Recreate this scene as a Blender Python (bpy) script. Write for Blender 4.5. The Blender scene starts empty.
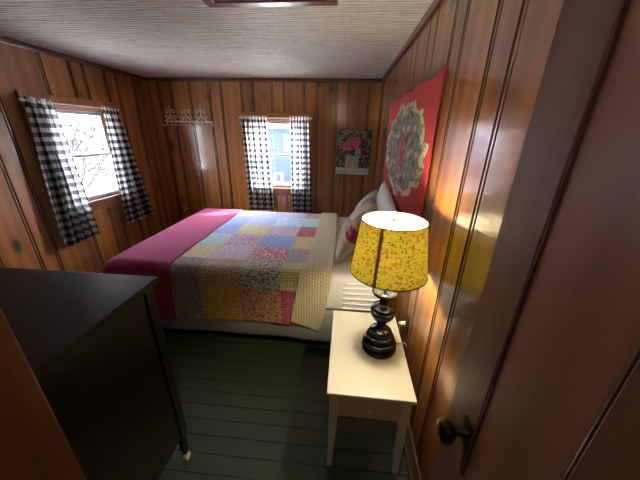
import bpy, bmesh, math, random
from math import sin, cos, pi, radians
from mathutils import Vector, Matrix, noise
C = bpy.context.scene.collection
S = bpy.context.scene

# ---------------------------------------------------------------- camera
FPX = 268.08
yaw, pitch, roll = radians(4.46), radians(21.56), radians(1.145)
fw = Vector((-sin(yaw) * cos(pitch), cos(yaw) * cos(pitch), -sin(pitch)))
rt = Vector((cos(yaw), sin(yaw), 0)); up = rt.cross(fw)
r2 = rt * cos(roll) + up * sin(roll); u2 = -rt * sin(roll) + up * cos(roll)
cd = bpy.data.cameras.new('camera'); cam = bpy.data.objects.new('camera', cd); C.objects.link(cam)
cd.sensor_width = 36; cd.lens = FPX / 640 * 36; cd.clip_start = 0.02; cd.clip_end = 200
M = Matrix((r2, u2, -fw)).transposed().to_4x4(); M.translation = (0, 0, 1.65)
cam.matrix_world = M
S.camera = cam

# ---------------------------------------------------------------- light and exposure
w = bpy.data.worlds.new('world'); S.world = w; w.use_nodes = True
nt = w.node_tree; bg = nt.nodes['Background']
sky = nt.nodes.new('ShaderNodeTexSky'); sky.sky_type = 'NISHITA'; sky.sun_disc = False
sky.sun_elevation = radians(39); sky.sun_rotation = radians(41); sky.air_density = 1.0; sky.dust_density = 2.0
hs_ = nt.nodes.new('ShaderNodeHueSaturation'); hs_.inputs['Saturation'].default_value = .28; nt.links.new(sky.outputs[0], hs_.inputs['Color']); nt.links.new(hs_.outputs[0], bg.inputs[0]); bg.inputs[1].default_value = 4.8
sl = bpy.data.lights.new('sun', 'SUN'); so = bpy.data.objects.new('sun', sl); C.objects.link(so)
sl.energy = 20; sl.angle = radians(0.6); sl.color = (1, .95, .86)
so.rotation_euler = Vector((-.90, -1.02, -1.1)).to_track_quat('-Z', 'Y').to_euler()
so.location = (3, 9, 9)
S.view_settings.view_transform = 'Standard'; S.view_settings.look = 'None'
S.view_settings.gamma = 1; S.view_settings.use_curve_mapping = False
S.view_settings.exposure = 0.68
BULB = 430.0
HALL_FILL = 11.0  # strength of the added fill light in the hall
S.cycles.max_bounces = 10; S.cycles.diffuse_bounces = 6; S.cycles.transparent_max_bounces = 12
S.cycles.sample_clamp_indirect = 6

# ---------------------------------------------------------------- geometry helpers
def finish(o, label=None, cat=None, group=None, kind=None):
    if label: o['label'] = label
    if cat: o['category'] = cat
    if group: o['group'] = group
    if kind: o['kind'] = kind
    return o

def obj(name, bm, mat, parent=None, smooth=False, **kw):
    me = bpy.data.meshes.new(name)
    if bm.faces: bmesh.ops.recalc_face_normals(bm, faces=bm.faces)
    bm.to_mesh(me); bm.free()
    for m in (mat if isinstance(mat, (list, tuple)) else [mat]): me.materials.append(m)
    if smooth:
        for p in me.polygons: p.use_smooth = True
        if smooth == 'auto':
            try: me.set_sharp_from_angle(angle=radians(38))
            except Exception: pass
    o = bpy.data.objects.new(name, me); C.objects.link(o)
    if parent: o.parent = parent
    return finish(o, **kw)

def empty(name, loc=(0, 0, 0), rz=0, **kw):
    o = bpy.data.objects.new(name, None); C.objects.link(o); o.location = loc; o.rotation_euler = (0, 0, rz)
    o.empty_display_size = .05
    return finish(o, **kw)

def box(bm, x0, x1, y0, y1, z0, z1, bev=0.0):
    vs = [bm.verts.new((x, y, z)) for x in (x0, x1) for y in (y0, y1) for z in (z0, z1)]
    fs = [bm.faces.new([vs[i] for i in f]) for f in ((0, 1, 3, 2), (4, 6, 7, 5), (0, 4, 5, 1), (2, 3, 7, 6), (0, 2, 6, 4), (1, 5, 7, 3))]
    if bev:
        es = list({e for f in fs for e in f.edges})
        bmesh.ops.bevel(bm, geom=es, offset=bev, segments=2, profile=.6, affect='EDGES')
    return bm

def B(*a): return box(bmesh.new(), *a)

def boxes(lst):
    bm = bmesh.new()
    for a in lst: box(bm, *a)
    return bm

def lathe(bm, prof, c=(0, 0, 0), seg=40, cap=True):
    rings = []
    for r, z in prof:
        rings.append([bm.verts.new((c[0] + r * cos(2 * pi * i / seg), c[1] + r * sin(2 * pi * i / seg), c[2] + z)) for i in range(seg)])
    for a, b in zip(rings, rings[1:]):
        for i in range(seg):
            bm.faces.new((a[i], a[(i + 1) % seg], b[(i + 1) % seg], b[i]))
    if cap:
        bm.faces.new(rings[0][::-1]); bm.faces.new(rings[-1])
    return bm

def tube(bm, pts, r, seg=8, r1=None):
    pts = [Vector(p) for p in pts]; n = len(pts); rings = []; prev = None
    for i, p in enumerate(pts):
        t = (pts[min(i + 1, n - 1)] - pts[max(i - 1, 0)]).normalized()
        if prev is None:
            a = t.orthogonal().normalized()
        else:
            a = (prev - t * prev.dot(t)).normalized()
        prev = a; b = t.cross(a)
        rr = r if r1 is None else r + (r1 - r) * i / (n - 1)
        rings.append([bm.verts.new(p + (a * cos(2 * pi * k / seg) + b * sin(2 * pi * k / seg)) * rr) for k in range(seg)])
    for a, b in zip(rings, rings[1:]):
        for k in range(seg): bm.faces.new((a[k], a[(k + 1) % seg], b[(k + 1) % seg], b[k]))
    bm.faces.new(rings[0][::-1]); bm.faces.new(rings[-1])
    return bm

def grid(fn, nu, nv, uvfn=None, colfn=None, thick=0, extra=None):
    """surface fn(u,v); optional uv and painted colour attribute; thick gives real depth along normals"""
    bm = bmesh.new(); vs = [[bm.verts.new(fn(i / nu, j / nv)) for j in range(nv + 1)] for i in range(nu + 1)]
    uvl = bm.loops.layers.uv.new('UVMap'); cl = bm.loops.layers.float_color.new('paint') if colfn else None
    quads = {}
    for i in range(nu):
        for j in range(nv):
            f = bm.faces.new((vs[i][j], vs[i + 1][j], vs[i + 1][j + 1], vs[i][j + 1])); f.smooth = True
            cc = [(i, j), (i + 1, j), (i + 1, j + 1), (i, j + 1)]
            for l, (a, b) in zip(f.loops, cc):
                l[uvl].uv = uvfn(a / nu, b / nv) if uvfn else (a / nu, b / nv)
            if colfn:
                c = colfn((i + .5) / nu, (j + .5) / nv)
                for l in f.loops: l[cl] = (c[0], c[1], c[2], c[3] if len(c) > 3 else 1)
    return bm

# ---------------------------------------------------------------- material helpers
class N:
    def __init__(s, name):
        s.m = bpy.data.materials.new(name); s.m.use_nodes = True; s.t = s.m.node_tree
        s.p = s.t.nodes['Principled BSDF']; s.out = s.t.nodes['Material Output']
    def n(s, ty, **kw):
        nd = s.t.nodes.new(ty)
        for k, v in kw.items():
            if k in ('operation', 'data_type', 'blend_type', 'wave_type', 'bands_direction', 'feature', 'distance', 'attribute_name', 'wave_profile', 'noise_dimensions', 'voronoi_dimensions', 'uv_map'):
                setattr(nd, k, v)
            else: nd.inputs[k.replace('_', ' ')].default_value = v
        return nd
    def l(s, a, b): s.t.links.new(a, b)
    def math(s, op, a, b=None, c=None, clamp=False):
        nd = s.t.nodes.new('ShaderNodeMath'); nd.operation = op; nd.use_clamp = clamp
        for i, v in enumerate((a, b, c)):
            if v is None: continue
            if isinstance(v, (int, float)): nd.inputs[i].default_value = v
            else: s.l(v, nd.inputs[i])
        return nd.outputs[0]
    def mix(s, f, a, b, blend='MIX'):
        nd = s.t.nodes.new('ShaderNodeMix'); nd.data_type = 'RGBA'; nd.blend_type = blend
        for i, v in ((0, f), (6, a), (7, b)):
            if isinstance(v, (int, float)): nd.inputs[i].default_value = v
            elif isinstance(v, tuple): nd.inputs[i].default_value = (*v[:3], 1)
            else: s.l(v, nd.inputs[i])
        return nd.outputs[2]
    def ramp(s, f, stops):
        nd = s.t.nodes.new('ShaderNodeValToRGB'); e = nd.color_ramp.elements
        while len(e) < len(stops): e.new(.5)
        for q, (p, c) in zip(e, stops):
            q.position = p; q.color = (*c, 1) if len(c) == 3 else c
        s.l(f, nd.inputs[0]); return nd.outputs[0]
    def coord(s, which='UV', scale=(1, 1, 1), rot=(0, 0, 0)):
        tc = s.t.nodes.new('ShaderNodeTexCoord'); mp = s.t.nodes.new('ShaderNodeMapping')
        mp.inputs['Scale'].default_value = scale; mp.inputs['Rotation'].default_value = rot
        s.l(tc.outputs[which], mp.inputs[0]); return mp.outputs[0]
    def noise(s, vec, scale=5, detail=4, rough=.5, dist=0):
        nd = s.n('ShaderNodeTexNoise', Scale=scale, Detail=detail, Roughness=rough, Distortion=dist); s.l(vec, nd.inputs['Vector']); return nd.outputs['Fac']
    def bump(s, h, strength=.3, dist=.01, prev=None):
        nd = s.n('ShaderNodeBump', Strength=strength, Distance=dist); s.l(h, nd.inputs['Height'])
        if prev: s.l(prev, nd.inputs['Normal'])
        s.l(nd.outputs[0], s.p.inputs['Normal']); return nd.outputs[0]
    def set(s, **kw):
        for k, v in kw.items():
            k = k.replace('_', ' ')
            if isinstance(v, tuple) and len(v) == 3: v = (*v, 1)
            if hasattr(v, 'is_output'): s.l(v, s.p.inputs[k])
            else: s.p.inputs[k].default_value = v
        return s

def plain(name, col, rough=.5, metal=0, noise_amt=.12, scale=30, bump=0.0, coat=0):
    a = N(name); co = a.coord('Object')
    f = a.noise(co, scale, 3)
    c = a.mix(f, tuple(x * (1 - noise_amt) for x in col), tuple(min(1, x * (1 + noise_amt)) for x in col))
    a.set(Base_Color=c, Roughness=rough, Metallic=metal, Coat_Weight=coat)
    if bump: a.bump(f, bump, .003)
    return a.m

def wood(name, light, mid, dark, coat=.5, rough=.4, knots=True, knotcol=(.035, .012, .004), coatr=.12, gs=1.0):
    """UV in metres (u across, v along the grain); 'board' attribute shifts and tints each board"""
    a = N(name)
    at = a.n('ShaderNodeAttribute', attribute_name='board')
    tc = a.t.nodes.new('ShaderNodeTexCoord')
    sep = a.n('ShaderNodeSeparateXYZ'); a.l(tc.outputs['UV'], sep.inputs[0])
    off = a.math('MULTIPLY', at.outputs['Fac'], 37.0)
    cmb = a.n('ShaderNodeCombineXYZ'); a.l(a.math('ADD', sep.outputs[0], a.math('MULTIPLY', off, 0.31)), cmb.inputs[0])
    a.l(a.math('ADD', sep.outputs[1], off), cmb.inputs[1]); a.l(off, cmb.inputs[2])
    base = cmb.outputs[0]
    def mp(sx, sy):
        m_ = a.t.nodes.new('ShaderNodeMapping'); m_.inputs['Scale'].default_value = (sx * gs, sy * gs, 1); a.l(base, m_.inputs[0]); return m_.outputs[0]
    # knots
    vor = a.n('ShaderNodeTexVoronoi', Scale=1.0, Randomness=1.0); a.l(mp(4.6, 2.3), vor.inputs['Vector'])
    vd = vor.outputs['Distance']
    # cathedral grain, bent round the knots
    wv = a.n('ShaderNodeTexWave', wave_type='BANDS', bands_direction='X', Scale=1.7, Distortion=6.0, Detail=2.0, Detail_Scale=.8)
    a.l(mp(1.6, .16), wv.inputs['Vector'])
    fine = a.noise(mp(26, 1.2), 3, 6, .65)
    big = a.noise(mp(2, .4), 1.2, 3)
    g = a.math('ADD', a.math('MULTIPLY', wv.outputs['Fac'], .14), a.math('ADD', a.math('MULTIPLY', fine, .16), a.math('MULTIPLY', big, .70)))
    col = a.ramp(g, [(.28, dark), (.5, mid), (.74, light)])
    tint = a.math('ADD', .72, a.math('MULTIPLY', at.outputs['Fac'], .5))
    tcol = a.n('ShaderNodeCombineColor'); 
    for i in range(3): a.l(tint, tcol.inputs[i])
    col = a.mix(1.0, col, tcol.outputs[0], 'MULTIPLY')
    if knots:
        k = a.ramp(vd, [(.08, (1, 1, 1)), (.12, (.7, .7, .7)), (.17, (.28, .28, .28)), (.26, (0, 0, 0))])
        gate = a.ramp(vor.outputs['Color'], [(.36, (0, 0, 0)), (.42, (1, 1, 1))])
        kk = a.mix(1.0, k, gate, 'MULTIPLY')
        col = a.mix(kk, col, knotcol)
    a.set(Base_Color=col, Roughness=rough, Coat_Weight=coat, Coat_Roughness=coatr)
    a.bump(fine, .12, .002)
    cn = a.n('ShaderNodeBump', Strength=.25, Distance=.004); a.l(a.noise(mp(5, 22), 2.2, 4, .6), cn.inputs['Height']); a.l(cn.outputs[0], a.p.inputs['Coat Normal'])
    return a.m

def add_uvboard(o, ax_u, ax_v, seed=0, per='face'):
    """metre UVs from object coordinates and a random board value per face island"""
    me = o.data; uv = me.uv_layers.new(name='UVMap') if not me.uv_layers else me.uv_layers[0]
    att = me.attributes.new('board', 'FLOAT', 'FACE'); rnd = random.Random(seed)
    val = rnd.random()
    for p in me.polygons:
        n_ = p.normal
        if per == 'face': pass
        att.data[p.index].value = val
        for li in p.loop_indices:
            v = me.vertices[me.loops[li].vertex_index].co
            u = v[ax_u]
            if abs(n_[ax_u]) > .7:
                oth = [k for k in range(3) if k not in (ax_u, ax_v)][0]; u = v[oth] + .37
            uv.data[li].uv = (u, v[ax_v] if abs(n_[ax_v]) < .7 else v[[k for k in range(3) if k not in (ax_u, ax_v)][0]])
    return o

PINE = wood('knotty_pine', (.41, .17, .033), (.285, .102, .016), (.155, .045, .007), coat=1.0, rough=.42, coatr=.10)
TRIM = wood('stained_trim', (.24, .085, .022), (.15, .05, .013), (.07, .022, .006), coat=.3, rough=.45)
CASING = wood('casing_pine', (.34, .12, .034), (.24, .075, .02), (.15, .045, .011), coat=.4, rough=.4, knots=False)
CROWN = wood('dark_crown', (.12, .035, .018), (.085, .024, .012), (.05, .014, .008), coat=.4, rough=.35, knots=False)
DOORW = wood('door_veneer', (.27, .13, .07), (.20, .092, .048), (.14, .06, .03), coat=.35, rough=.42, knots=False, coatr=.22, gs=.8)
DRESSW = wood('dark_dresser_wood', (.018, .011, .008), (.010, .006, .0045), (.006, .004, .003), coat=.0, rough=.42, knots=False)
for nd in DRESSW.node_tree.nodes:
    if nd.type == 'BSDF_PRINCIPLED': nd.inputs['Specular IOR Level'].default_value = .3
BASEW = wood('baseboard_wood', (.34, .2, .1), (.25, .14, .07), (.16, .085, .04), coat=.2, rough=.5, knots=False)

# ---------------------------------------------------------------- room
XL, XR, YB, ZC = -2.70, 0.45, 3.92, 2.31
YF = -1.2

def wall(name, org, U, Nrm, u0, u1, z0, z1, grooves, holes=(), thick=.12, seed=1, mat=PINE):
    """board wall: vertical boards parted by moulded double grooves, real depth, holes cut through"""
    org = Vector(org); U = Vector(U); Nn = Vector(Nrm); rnd = random.Random(seed)
    gw = [(-.020, 0), (-.017, -.009), (-.011, -.009), (-.007, -.001), (.002, -.001), (.004, -.012), (.012, -.012), (.015, 0)]
    pts = [(u0, 0)]
    bounds = []
    for g in sorted(grooves):
        if u0 + .03 < g < u1 - .03:
            if any(abs(g - h[0]) < .02 or abs(g - h[1]) < .02 for h in holes): continue
            pts += [(g + a, d) for a, d in gw]; bounds.append(g)
    pts.append((u1, 0))
    us = sorted({h[k] for h in holes for k in (0, 1)})
    for h in us:
        for k in range(len(pts) - 1):
            if pts[k][0] < h < pts[k + 1][0]:
                t = (h - pts[k][0]) / (pts[k + 1][0] - pts[k][0]); pts.insert(k + 1, (h, pts[k][1] * (1 - t) + pts[k + 1][1] * t)); break
    bm = bmesh.new(); uvl = bm.loops.layers.uv.new('UVMap'); bl = bm.faces.layers.float.new('board')
    bv = [rnd.random() for _ in range(len(bounds) + 2)]
    def P(u, d, z): return org + U * u + Nn * d + Vector((0, 0, z))
    for (a, da), (b, db) in zip(pts, pts[1:]):
        if b - a < 1e-6: continue
        mid = (a + b) / 2; k = sum(1 for g in bounds if g < mid)
        rng = [(z0, z1)]
        for h in holes:
            if h[0] - 1e-6 < mid < h[1] + 1e-6: rng = [(z0, h[2]), (h[3], z1)]
        for (za, zb) in rng:
            for dd in (0, 1):
                if dd: q = [(a, -thick, za), (b, -thick, za), (b, -thick, zb), (a, -thick, zb)]
                else: q = [(a, da, za), (b, db, za), (b, db, zb), (a, da, zb)]
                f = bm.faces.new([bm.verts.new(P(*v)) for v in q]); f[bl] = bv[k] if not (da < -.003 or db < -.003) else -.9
                for l, v in zip(f.loops, q): l[uvl].uv = (v[0], v[2])
    def quad(q):
        f = bm.faces.new([bm.verts.new(P(*v)) for v in q]); f[bl] = .4
        for l, v in zip(f.loops, q): l[uvl].uv = (v[1], v[2])
    for (a, b, za, zb) in list(holes) :
        quad([(a, 0, za), (a, -thick, za), (a, -thick, zb), (a, 0, zb)]); quad([(b, 0, za), (b, -thick, za), (b, -thick, zb), (b, 0, zb)])
        quad([(a, 0, za), (b, 0, za), (b, -thick, za), (a, -thick, za)]); quad([(a, 0, zb), (b, 0, zb), (b, -thick, zb), (a, -thick, zb)])
    quad([(u0, 0, z0), (u0, -thick, z0), (u0, -thick, z1), (u0, 0, z1)]); quad([(u1, 0, z0), (u1, -thick, z0), (u1, -thick, z1), (u1, 0, z1)])
    quad([(u0, 0, z0), (u1, 0, z0), (u1, -thick, z0), (u0, -thick, z0)]); quad([(u0, 0, z1), (u1, 0, z1), (u1, -thick, z1), (u0, -thick, z1)])
    me = bpy.data.meshes.new(name); bm.to_mesh(me); bm.free(); me.materials.append(mat)
    o = bpy.data.objects.new(name, me); C.objects.link(o); o['kind'] = 'structure'
    return o

def alt(start, n, wide, narrow):
    out = []; x = start
    for i in range(n):
        out += [x, x + narrow]; x += wide + narrow
    return out

# window openings
WB = (-1.30, -.52, .90, 1.81)      # back wall: x0 x1 z0 z1
WL = (2.40, 3.16, .93, 1.84)       # left wall: y0 y1 z0 z1
gb = [-2.53, -2.36, -2.10, -1.83, -1.664, -1.384, -1.229, -.974, -.814, -.551, -.381, -.122, .032, .298]
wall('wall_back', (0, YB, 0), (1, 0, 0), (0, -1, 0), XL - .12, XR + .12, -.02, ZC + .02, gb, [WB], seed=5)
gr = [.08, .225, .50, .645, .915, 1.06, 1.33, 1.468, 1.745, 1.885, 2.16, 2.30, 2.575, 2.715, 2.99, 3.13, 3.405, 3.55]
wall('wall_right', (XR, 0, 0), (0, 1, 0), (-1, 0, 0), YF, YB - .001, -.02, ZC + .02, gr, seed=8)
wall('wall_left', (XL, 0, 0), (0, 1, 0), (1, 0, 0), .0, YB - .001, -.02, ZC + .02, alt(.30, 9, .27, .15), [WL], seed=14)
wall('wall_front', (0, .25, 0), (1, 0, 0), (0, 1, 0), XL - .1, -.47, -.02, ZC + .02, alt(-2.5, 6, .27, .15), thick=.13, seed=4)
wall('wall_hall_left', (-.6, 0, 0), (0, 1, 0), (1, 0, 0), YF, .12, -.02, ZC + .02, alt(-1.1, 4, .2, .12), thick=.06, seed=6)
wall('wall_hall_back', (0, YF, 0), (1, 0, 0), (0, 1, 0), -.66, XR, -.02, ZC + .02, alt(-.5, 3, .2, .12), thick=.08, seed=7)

# floor: green painted boards running across the room
a = N('green_painted_boards'); co = a.coord('Object')
f1 = a.noise(co, 3, 5); sc = a.noise(a.coord('Object', (1.2, 30, 1)), 3, 4)
col = a.mix(a.math('MULTIPLY', f1, sc), (.014, .026, .009), (.028, .044, .017))
a.set(Base_Color=col, Roughness=.42, Coat_Weight=.1); a.bump(sc, .25, .003); GREEN = a.m
bm = bmesh.new()
y = YF - .05
while y < YB + .1:
    box(bm, XL - .12, XR + .12, y + .0015, y + .0915, -.03, 0, .0015); y += .093
box(bm, XL - .12, XR + .12, YF - .05, YB + .12, -.06, -.008)
obj('floor', bm, GREEN, kind='structure')

# ceiling: whitewashed rough panels
a = N('whitewashed_ceiling')
co = a.coord('Object', (1, 1, 1))
wv = a.n('ShaderNodeTexWave', wave_type='BANDS', bands_direction='Y', Scale=4.5, Distortion=7.0, Detail=3.0, Detail_Scale=1.3, Detail_Roughness=.65)
a.l(a.coord('Object', (.32, 2.2, 1)), wv.inputs['Vector'])
n1 = a.noise(a.coord('Object', (2.2, 60, 1)), 2.2, 5, .65); n2 = a.noise(a.coord('Object', (40, 3, 1)), 1.5, 4)
h = a.math('ADD', a.math('MULTIPLY', wv.outputs['Fac'], .5), a.math('ADD', n1, a.math('MULTIPLY', n2, .35)))
col = a.ramp(h, [(.66, (.55, .53, .45)), (.90, (.84, .83, .76)), (1.0, (.90, .89, .84))])
a.set(Base_Color=col, Roughness=.5); a.bump(h, 1.0, .02); CEIL = a.m
bm = bmesh.new()
y = YF
while y < YB + .1:
    box(bm, XL - .12, XR + .12, y + .001, min(y + .199, YB + .12), ZC, ZC + .02, .0015); y += .2
box(bm, XL - .12, XR + .12, YF - .1, YB + .12, ZC + .006, ZC + .06)
obj('ceiling', bm, CEIL, kind='structure')

def trim(name, bx, ax_u, ax_v, mat=CROWN, seed=0, bev=.006, parent=None, **kw):
    o = obj(name, B(*bx, bev), mat, parent, **kw); add_uvboard(o, ax_u, ax_v, seed); return o
for i, (b, u, v) in enumerate([((XL, XR, YB - .022, YB, ZC - .045, ZC), 2, 0), ((XL, XL + .022, .25, YB - .022, ZC - .045, ZC), 2, 1), ((XR - .022, XR, YF, YB - .022, ZC - .045, ZC), 2, 1)]):
    trim('trim_%d' % (i + 1), b, u, v, seed=i, kind='structure')
# baseboards (board + shoe moulding)
for i, (nm, bs) in enumerate([('right', [(XR - .014, XR, .7, YB, 0, .13, .004), (XR - .03, XR - .014, .7, YB, 0, .03, .006)]),
                  ('back', [(XL, XR, YB - .014, YB, 0, .13, .004)]), ('left', [(XL, XL + .014, .3, YB, 0, .13, .004)])]):
    o = obj('baseboard_' + nm, boxes(bs), BASEW, kind='structure'); add_uvboard(o, 2, 0 if nm == 'back' else 1, i)
# corner moulding boards
o = obj('trim_4', B(XL, XL + .03, YB - .03, YB, 0, ZC - .045, .006), CASING, kind='structure'); add_uvboard(o, 0, 2, 3)
o = obj('trim_5', B(XR - .02, XR, YB - .02, YB, 0, ZC - .045, .006), CASING, kind='structure'); add_uvboard(o, 0, 2, 3)
# doorway jamb beside the camera: board end with a face casing
o = obj('trim_6', boxes([(-.48, -.442, .08, .262, 0, ZC, .004)]), TRIM, kind='structure'); add_uvboard(o, 1, 2, 9)

# ceiling hatch
t = empty('ceiling_hatch', (-.43, 1.475, ZC), label='dark framed attic hatch set into the white ceiling at the top edge', cat='hatch')
o = obj('hatch_frame', boxes([(-.36, .36, .29, .345, -.012, 0, .004), (-.36, .36, -.345, -.29, -.012, 0, .004), (-.36, -.305, -.29, .29, -.012, 0, .004), (.305, .36, -.29, .29, -.012, 0, .004)]), CROWN, t); add_uvboard(o, 1, 0, 2)
o = obj('hatch_panel', B(-.305, .305, -.29, .29, -.006, 0, .001), DRESSW, t, label='near-black hatch panel'); add_uvboard(o, 1, 0, 2)

# ---------------------------------------------------------------- windows
a = N('window_glass')
tr = a.n('ShaderNodeBsdfTransparent', Color=(.97, .985, 1, 1)); gl = a.n('ShaderNodeBsdfGlossy', Roughness=.02)
lw = a.n('ShaderNodeLayerWeight', Blend=.5); ff = a.math('ADD', .03, a.math('MULTIPLY', a.math('POWER', lw.outputs['Facing'], 5.0), .6)); ms = a.n('ShaderNodeMixShader'); a.l(ff, ms.inputs[0]); a.l(tr.outputs[0], ms.inputs[1]); a.l(gl.outputs[0], ms.inputs[2])
a.l(ms.outputs[0], a.out.inputs[0]); GLASS = a.m
SASHM = plain('white_sash_paint', (.62, .64, .68), .45)
DARKIN = plain('dark_screen_frame', (.1, .1, .11), .5)

def window(name, T, w_, z0, z1, cw, cl, cr, kindlab):
    """T(u,d,z): u along wall, d into the room"""
    def bx(u0, u1, d0, d1, za, zb, bev=.004):
        p = T(u0, d0, za); q = T(u1, d1, zb)
        return (min(p[0], q[0]), max(p[0], q[0]), min(p[1], q[1]), max(p[1], q[1]), za, zb, bev)
    r = empty(name, T(w_ / 2, 0, z0), kind='structure'); inv = -r.location
    def add(nm, bl, mat, uv=None, par=r):
        o = obj(nm, boxes(bl), mat, par)
        o.data.transform(Matrix.Translation(inv))
        if uv is not None: add_uvboard(o, uv, 2, hash(len(nm)) % 7)
        return o
    ua = 0 if abs(T(1, 0, 0)[0] - T(0, 0, 0)[0]) > .5 else 1
    cx_l, cx_r = -cl, w_ + cr
    add('window_casing', [bx(cx_l, 0, 0, .02, z0 - .11, z1, .003), bx(w_, cx_r, 0, .02, z0 - .11, z1, .003), bx(cx_l - .01, cx_r + .01, 0, .024, z1, z1 + .10, .003)], CASING, ua)
    o = add('window_apron', [bx(0, w_, 0, .018, z0 - .11, z0 - .022, .003)], CASING); add_uvboard(o, 2, ua, 3)
    o = add('window_sill', [bx(0, w_, -.06, .035, z0 - .022, z0, .003)], CASING); add_uvboard(o, 2, ua, 5)
    zm = (z0 + z1) / 2 + .005; s = .032
    add('window_jamb', [bx(0, .014, -.11, 0, z0, z1, .001), bx(w_ - .014, w_, -.11, 0, z0, z1, .001), bx(0, w_, -.11, 0, z1 - .014, z1, .001)], CASING, ua)
    up_ = add('upper_sash', [bx(.014, .014 + s, -.095, -.07, zm, z1 - .014), bx(w_ - .014 - s, w_ - .014, -.095, -.07, zm, z1 - .014), bx(.014 + s, w_ - .014 - s, -.095, -.07, z1 - .014 - s, z1 - .014), bx(.014 + s, w_ - .014 - s, -.095, -.07, zm - .012, zm + .012)], SASHM)
    add('upper_pane', [bx(.014 + s, w_ - .014 - s, -.084, -.081, zm + .012, z1 - .014 - s, 0)], GLASS)
    add('lower_sash', [bx(.014, .014 + s, -.065, -.04, z0, zm + .012), bx(w_ - .014 - s, w_ - .014, -.065, -.04, z0, zm + .012), bx(.014 + s, w_ - .014 - s, -.065, -.04, z0, z0 + s + .006), bx(.014 + s, w_ - .014 - s, -.065, -.04, zm - .014, zm + .014)], SASHM)
    add('lower_pane', [bx(.014 + s, w_ - .014 - s, -.054, -.051, z0 + s + .006, zm - .014, 0)], GLASS)
    return r
window('window_1', lambda u, d, z: Vector((WB[0] + u, YB - d, z)), WB[1] - WB[0], WB[2], WB[3], .1, .13, .13, '')
window('window_2', lambda u, d, z: Vector((XL + d, WL[0] + u, z)), WL[1] - WL[0], WL[2], WL[3], .1, .13, .13, '')

# ---------------------------------------------------------------- curtains
a = N('buffalo_check_cotton')
tc = a.t.nodes.new('ShaderNodeTexCoord'); sp = a.n('ShaderNodeSeparateXYZ'); a.l(tc.outputs['UV'], sp.inputs[0])
per = .076
def chk(v): return a.math('GREATER_THAN', a.math('FRACT', a.math('DIVIDE', v, per)), .5)
s_ = a.math('MULTIPLY', a.math('ADD', chk(sp.outputs[0]), chk(sp.outputs[1])), .5)
col = a.ramp(s_, [(0, (.8, .8, .78)), (.4, (.8, .8, .78)), (.45, (.20, .20, .21)), (.8, (.20, .20, .21)), (.9, (.018, .018, .02))])
wvn = a.noise(a.coord('UV', (1, 1, 1)), 400, 2)
df = a.n('ShaderNodeBsdfDiffuse', Roughness=.8); tl = a.n('ShaderNodeBsdfTranslucent'); a.l(col, df.inputs[0]); a.l(col, tl.inputs[0])
mx = a.n('ShaderNodeMixShader'); mx.inputs[0].default_value = .6; a.l(df.outputs[0], mx.inputs[1]); a.l(tl.outputs[0], mx.inputs[2]); a.l(mx.outputs[0], a.out.inputs[0])
CHECK = a.m
WHITEMETAL = plain('white_enamel_metal', (.85, .81, .70), .4, .0)

def curtain(T, tl_, tr_, bl_, br_, zt, zb, pl, label, seed):
    rnd = random.Random(seed); ph = rnd.random() * 6
    def fn(u, v):
        s0 = tl_ + (tr_ - tl_) * u; s1 = bl_ + (br_ - bl_) * u
        k = v ** .8
        s = s0 + (s1 - s0) * k
        z = zt + (zb - zt) * v
        amp = .010 + .024 * min(1, v * 2.0)
        ang = u * pl * 2 * pi + ph + .6 * sin(v * 3 + u * 4)
        d = amp * sin(ang) + .006 * sin(2.3 * ang + 1)
        if v < .05: d = .012 * sin(ang * 1.6) ; 
        z += .012 * sin(ang) * (v > .97) + (.012 * abs(sin(ang * 1.3)) if v < .012 else 0)
        s += .006 * cos(ang) * min(1, v * 2)
        return T(s, .075 + d, z)
    width = abs(br_ - bl_) * 1.75
    bm = grid(fn, 84, 90, lambda u, v: (u * width, v * abs(zt - zb)))
    o = obj('checked_curtain', bm, CHECK, label=label, cat='curtain', group=None)
    return o
TB = lambda s, d, z: Vector((s, YB - d, z))
TL = lambda s, d, z: Vector((XL + d, s, z))
curtain(TB, -1.40, -1.05, -1.37, -1.00, 1.855, .57, 5, 'black and white checked curtain on the left side of the back window', 1)
curtain(TB, -.735, -.475, -.735, -.44, 1.855, .56, 4, 'black and white checked curtain on the right side of the back window', 2)
curtain(TL, 2.24, 2.47, 2.14, 2.52, 1.885, .58, 4, 'checked curtain on the left wall window, the side nearer the dresser', 3)
curtain(TL, 3.01, 3.20, 2.94, 3.40, 1.885, .56, 4, 'checked curtain on the left wall window, the side nearer the room corner', 4)
for (T, s0, s1, lab) in ((TB, -1.42, -.45, 'thin white curtain rod across the back window'), (TL, 2.22, 3.22, 'thin white curtain rod across the left wall window')):
    z = 1.838 if T is TB else 1.865
    c = T((s0 + s1) / 2, .075, z); r = empty('curtain_rod', c, label=lab, cat='curtain rod')
    def put(nm, bm, m=WHITEMETAL):
        o = obj(nm, bm, m, r, smooth='auto'); o.data.transform(Matrix.Translation(-c)); return o
    put('rod', tube(bmesh.new(), [T(s0, .075, z), T(s1, .075, z)], .006, 10))
    for s in (s0, s1):
        bm = bmesh.new(); bmesh.ops.create_uvsphere(bm, u_segments=14, v_segments=10, radius=.013, matrix=Matrix.Translation(T(s, .075, z))); put('finial', bm)
        put('bracket', tube(bmesh.new(), [T(s + (.02 if s == s0 else -.02), .018, z), T(s + (.02 if s == s0 else -.02), .075, z)], .004, 8))

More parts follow.
